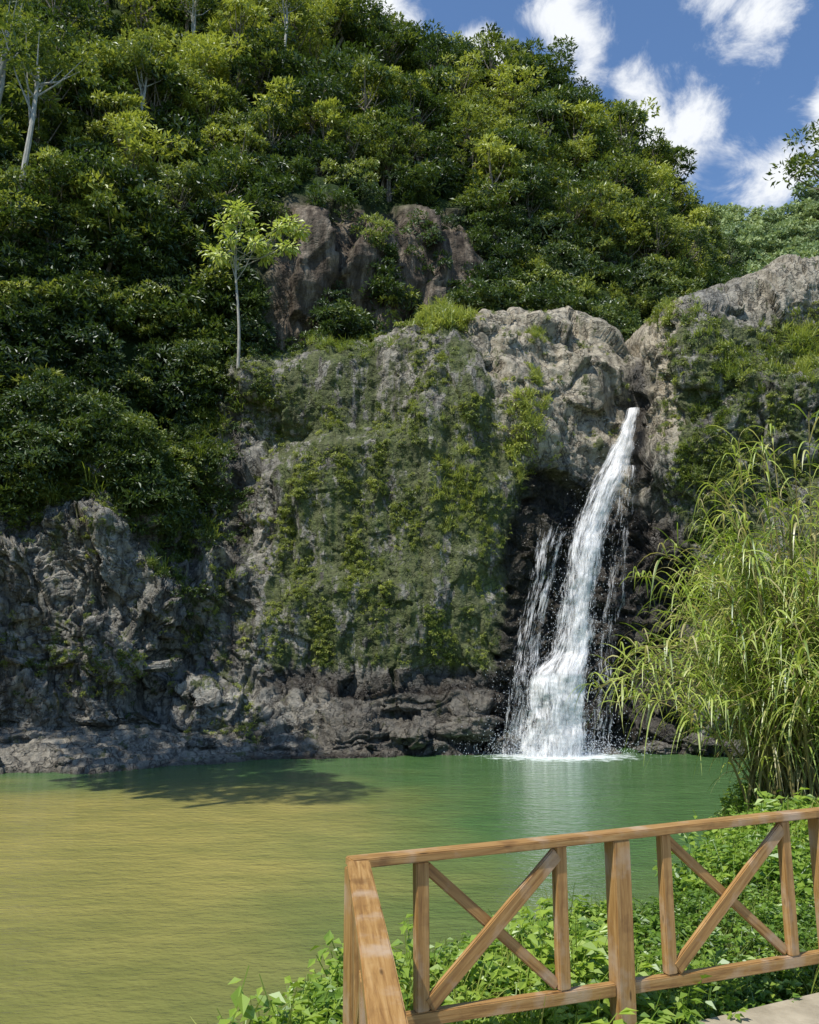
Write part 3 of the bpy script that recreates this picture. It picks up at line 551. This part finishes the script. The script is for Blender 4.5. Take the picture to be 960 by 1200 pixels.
def prism(name,pts2,z0,z1,mat,parent=None):
    bm=bmesh.new(); a=[bm.verts.new((p[0],p[1],z0)) for p in pts2]; b=[bm.verts.new((p[0],p[1],z1)) for p in pts2]; n=len(a)
    bm.faces.new(a[::-1]); bm.faces.new(b)
    for i in range(n): bm.faces.new((a[i],a[(i+1)%n],b[(i+1)%n],b[i]))
    bmesh.ops.recalc_face_normals(bm,faces=bm.faces); bmesh.ops.bevel(bm,geom=bm.edges[:],offset=.012,segments=2,affect='EDGES')
    me=bpy.data.meshes.new(name); bm.to_mesh(me); bm.free(); me.materials.append(mat); return mkobj(name,me,parent)
prism('concrete_path',[RA+[.08,-.02],RA+RD*12,(14,-6),(.6,-6),(.3,0)],2.2,2.46,mc)
# ---------- railing
def woodmat():
    m,nt,o=newmat('varnished_wood'); g=G(nt); tc=g.n('ShaderNodeTexCoord').outputs['Object']; 
    gr=g.noise(g.mapping(tc,(1.2,22,22)),2.2,5,.65,.5); big=g.noise(tc,3.2,5,.6); fine=g.noise(g.mapping(tc,(3,90,90)),2,3)
    c=g.ramp(gr,[(.25,(.17,.078,.026)),(.5,(.37,.205,.068)),(.75,(.52,.33,.14))]); c=g.mix(g.mr(big,.52,.70),c,(.46,.34,.23)); c=g.mix(g.mr(big,.44,.30,0,.75),c,(.13,.06,.025))
    kn=g.n('ShaderNodeTexVoronoi'); kn.inputs['Scale'].default_value=3; nt.links.new(g.mapping(tc,(1,4,4)),kn.inputs['Vector']); c=g.mix(g.mr(kn.outputs[0],.06,.12,.8,0),c,(.06,.03,.012))
    b=g.bsdf(c,g.mr(big,.3,.7,.4,.65),.4,g.bump(g.math('ADD',gr,g.math('MULTIPLY',fine,.4)),.35,.006)); nt.links.new(b.outputs[0],o.inputs[0]); return m
M_wood=woodmat()
rail=bpy.data.objects.new('wooden_railing',None); scene.collection.objects.link(rail)
def beam(name,a,b,w,h,up=(0,0,1)):
    a=Vector(a);b=Vector(b);d=b-a;L=d.length;d.normalize(); u=Vector(up); s=u.cross(d).normalized(); u=d.cross(s)
    bm=bmesh.new(); bmesh.ops.create_cube(bm,size=1); bmesh.ops.scale(bm,vec=(L,w,h),verts=bm.verts); 
    bmesh.ops.subdivide_edges(bm,edges=[e for e in bm.edges if abs((e.verts[0].co-e.verts[1].co).x)>L*.5],cuts=8)
    sd=random.random()*50
    for v_ in bm.verts:
        v_.co.y+=math.sin(v_.co.x*3+sd)*.0025; v_.co.z+=math.sin(v_.co.x*2.3+sd*2)*.0025
    bmesh.ops.bevel(bm,geom=[e for e in bm.edges if e.is_manifold and e.calc_face_angle(0)>.8],offset=.006,segments=2,affect='EDGES')
    me=bpy.data.meshes.new(name); bm.to_mesh(me); bm.free(); me.materials.append(M_wood); ob=mkobj(name,me,rail)
    M=Matrix((d,s,u)).transposed().to_4x4(); M.translation=(a+b)/2; ob.matrix_world=M; return ob
ZT=3.57
def onrail(px):
    a=(px-480)/F/1.053; t=(a*RA[1]-RA[0])/((RD[0])-a*RD[1]); return RA+RD*t,t
def P3(p,z): return (p[0],p[1],z)
def zb(t): return 2.76-.035*t
def rail_seg(t0,t1,nm): 
    beam(nm,P3(RA+RD*t0,(zb(t0))),P3(RA+RD*t1,zb(t1)),.055,.07)
beam('top_rail',P3(RA-RD*.05,ZT-.022),P3(RA+RD*5.2,ZT-.022),.115,.045)
posts=[onrail(722)[1],onrail(962)[1],4.9]
prev=.058
for pt in posts:
    rail_seg(prev,pt-.062,'bottom_rail'); prev=pt+.062; p=RA+RD*pt
    beam('main_post',P3(p,2.3),P3(p,ZT-.047),.10,.12,(RD[0],RD[1],0))
beam('corner_post',P3(RA,2.3),P3(RA,ZT-.047),.11,.11,(RD[0],RD[1],0))
for (l,r) in ((493,655),(777,918)):
    pl,tl_=onrail(l);pr,tr_=onrail(r)
    for q_,t_ in ((pl,tl_),(pr,tr_)): beam('baluster',P3(q_,zb(t_)+.037),P3(q_,ZT-.047),.055,.075,(RD[0],RD[1],0))
    g0=RD*.035
    beam('cross_brace',P3(pl+g0-RNm*.018,zb(tl_)+.06),P3(pr-g0-RNm*.018,ZT-.085),.032,.085)
    beam('cross_brace',P3(pl+g0+RNm*.018,ZT-.085),P3(pr-g0+RNm*.018,zb(tr_)+.06),.032,.06)
L0=RA+ld*.07
beam('top_rail',P3(L0,ZT-.02),P3(RA+ld*4.2,ZT-.02),.115,.049)
beam('bottom_rail',P3(RA+ld*.06,2.74),P3(RA+ld*4.2,2.74),.055,.075)
for t_ in (.3,1.15,1.75,2.6): 
    q_=RA+ld*t_; beam('baluster',P3(q_,2.78),P3(q_,ZT-.047),.055,.07,(ld[0],ld[1],0))
for t_ in (1.45,2.9): q_=RA+ld*t_; beam('main_post',P3(q_,2.3),P3(q_,ZT-.047),.12,.12,(ld[0],ld[1],0))
for a_,b_ in ((.33,1.12),(1.78,2.57)):
    n3=np.array([lnm[0],lnm[1]])
    beam('cross_brace',P3(RA+ld*a_+n3*.017,2.8),P3(RA+ld*b_+n3*.017,ZT-.085),.03,.07); beam('cross_brace',P3(RA+ld*a_-n3*.017,ZT-.085),P3(RA+ld*b_-n3*.017,2.8),.03,.055)
# ---------- giant grass
def giant_grass():
    root=bpy.data.objects.new('giant_cane_grass',None); scene.collection.objects.link(root); r=np.random.default_rng(12)
    base=W(945,950,12.0); base[2]=2.35; S=Acc();V=[];Fc=[];A=[];k=0
    for i in range(330):
        az=r.uniform(0,6.28); out=r.uniform(.03,1)**.65; L=r.uniform(3.2,6.6)*(1-.10*out); b=base+np.array([r.normal()*.3,r.normal()*.3,0])
        if i%3==0: b=b+np.array([1.2,.5,0])
        d=np.array([math.cos(az),math.sin(az),0]); reach=out*2.75; n=14; t=np.linspace(0,1,n)[:,None]
        path=b+d*reach*t**1.35+np.array([0,0,1.])*(L*t*(1-.08*out)-L*.52*out*t**3)
        Vt,Ft=tube(path,np.linspace(.022,.006,n),5); S.add(Vt,Ft,0,np.full(len(Vt),r.uniform(.0,.5)))
        nl=int(32*r.uniform(.8,1.2))
        for j in range(nl):
            tt=r.uniform(.08,1)**.72; p0=np.array([np.interp(tt,t[:,0],path[:,c_]) for c_ in range(3)]); a2=az+r.normal()*1.1 if r.uniform()<.6 else r.uniform(0,6.28); dd=np.array([math.cos(a2),math.sin(a2),0]); ss=np.array([-dd[1],dd[0],0]); l=r.uniform(.4,.95); w=r.uniform(.018,.038); up=r.uniform(.2,1.2); dr=r.uniform(.6,1.25); seg=6
            tw=r.normal()*.5
            col=np.clip(r.normal(.5,.27)+.35*(tt-.5),0,1)
            if tt<.35 and r.uniform()<.4: col=1.3
            for q_ in range(seg+1):
                x=q_/seg; pp=p0+dd*l*(x*.8-.12*x*x)+np.array([0,0,l*(up*x-dr*x*x)]); ww=w*(math.sin(min(x*2.4+.35,1.57)))*(1-x**2.2)+.001
                sv=ss+np.array([0,0,tw*(1-x)]); V+=[pp-sv*ww/2,pp+sv*ww/2]; A+=[col,col]
                if q_<seg: Fc.append([k,k+1,k+3,k+2])
                k+=2
    m,nt,o=newmat('cane_leaf'); g=G(nt); c=g.ramp(g.attr('lv'),[(0,(.12,.19,.025)),(.5,(.30,.39,.055)),(.85,(.52,.57,.15)),(1,(.50,.44,.20))]); g.leafshader(c,.38,.06,o)
    mkobj('leaves',mesh_np('leaves',np.array(V),[np.array(Fc)],[m],None,True,{'lv':np.array(A)}),root)
    mkobj('culms',S.mesh('culms',[barkmat('cane_stem',(.12,.10,.04),(.30,.27,.10))],True),root)
giant_grass()
# ---------- sun, sky, camera
S=SUN
sl=bpy.data.lights.new('sun','SUN'); sl.energy=5.0; sl.angle=math.radians(.5); sl.color=(1,.95,.86); so=mkobj('sun',sl); so.rotation_euler=S.to_track_quat('Z','Y').to_euler()
world=bpy.data.worlds.new('World'); scene.world=world; world.use_nodes=True; nt=world.node_tree; nt.nodes.clear(); g=G(nt)
sky=g.n('ShaderNodeTexSky',sky_type='NISHITA'); sky.sun_disc=False; sky.sun_elevation=math.asin(S.z); sky.sun_rotation=math.atan2(S.x,S.y); sky.air_density=1.0; sky.dust_density=.3; sky.ozone_density=2.5
dirv=g.n('ShaderNodeTexCoord').outputs['Generated']
nzv=g.n('ShaderNodeTexNoise'); nzv.inputs['Scale'].default_value=7; nzv.inputs['Detail'].default_value=3; nt.links.new(dirv,nzv.inputs['Vector'])
wv=g.n('ShaderNodeVectorMath',operation='MULTIPLY_ADD'); nt.links.new(nzv.outputs['Color'],wv.inputs[0]); wv.inputs[1].default_value=(.14,.14,.14)
sb_=g.n('ShaderNodeVectorMath',operation='SUBTRACT'); nt.links.new(dirv,sb_.inputs[0]); sb_.inputs[1].default_value=(.07,.07,.07); nt.links.new(sb_.outputs[0],wv.inputs[2])
acc=None
for (a,b,rad) in [(760,145,.10),(810,110,.05),(675,50,.055),(565,75,.045),(450,15,.055),(900,185,.075),(950,145,.075),(890,0,.055),(1040,120,.1),(300,-200,.15)]:
    dd=W(a,b,1.0)-np.array([0,0,CZ]); dd=dd/np.linalg.norm(dd)
    vd=g.n('ShaderNodeVectorMath',operation='DISTANCE'); nt.links.new(wv.outputs[0],vd.inputs[0]); vd.inputs[1].default_value=tuple(dd)
    f=g.mr(vd.outputs['Value'],rad*.1,rad*1.2,1,0); acc=f if acc is None else g.math('MAXIMUM',acc,f)
n1=g.noise(dirv,14,6,.66,.4); cm=g.math('ADD',acc,g.math('MULTIPLY',g.math('SUBTRACT',n1,.5),1.9)); cm=g.mr(cm,.28,.9,smoothst=True)
skc=g.mix(1,sky.outputs[0],(.90,1.04,1.16),'MULTIPLY')
fin=g.mix(cm,skc,(6.4,6.6,6.9))
bg=g.n('ShaderNodeBackground'); nt.links.new(fin,bg.inputs[0]); bg.inputs[1].default_value=.15; wo=g.n('ShaderNodeOutputWorld'); nt.links.new(bg.outputs[0],wo.inputs[0])
cam=bpy.data.cameras.new('camera'); cam.sensor_fit='HORIZONTAL'; cam.sensor_width=36; cam.lens=36; cam.clip_end=5000; cam.clip_start=.05; co=mkobj('camera',cam); co.location=(0,0,CZ); co.rotation_euler=(math.pi/2+PITCH,0,0); scene.camera=co
scene.view_settings.view_transform='Standard'; scene.view_settings.look='None'; scene.view_settings.exposure=0
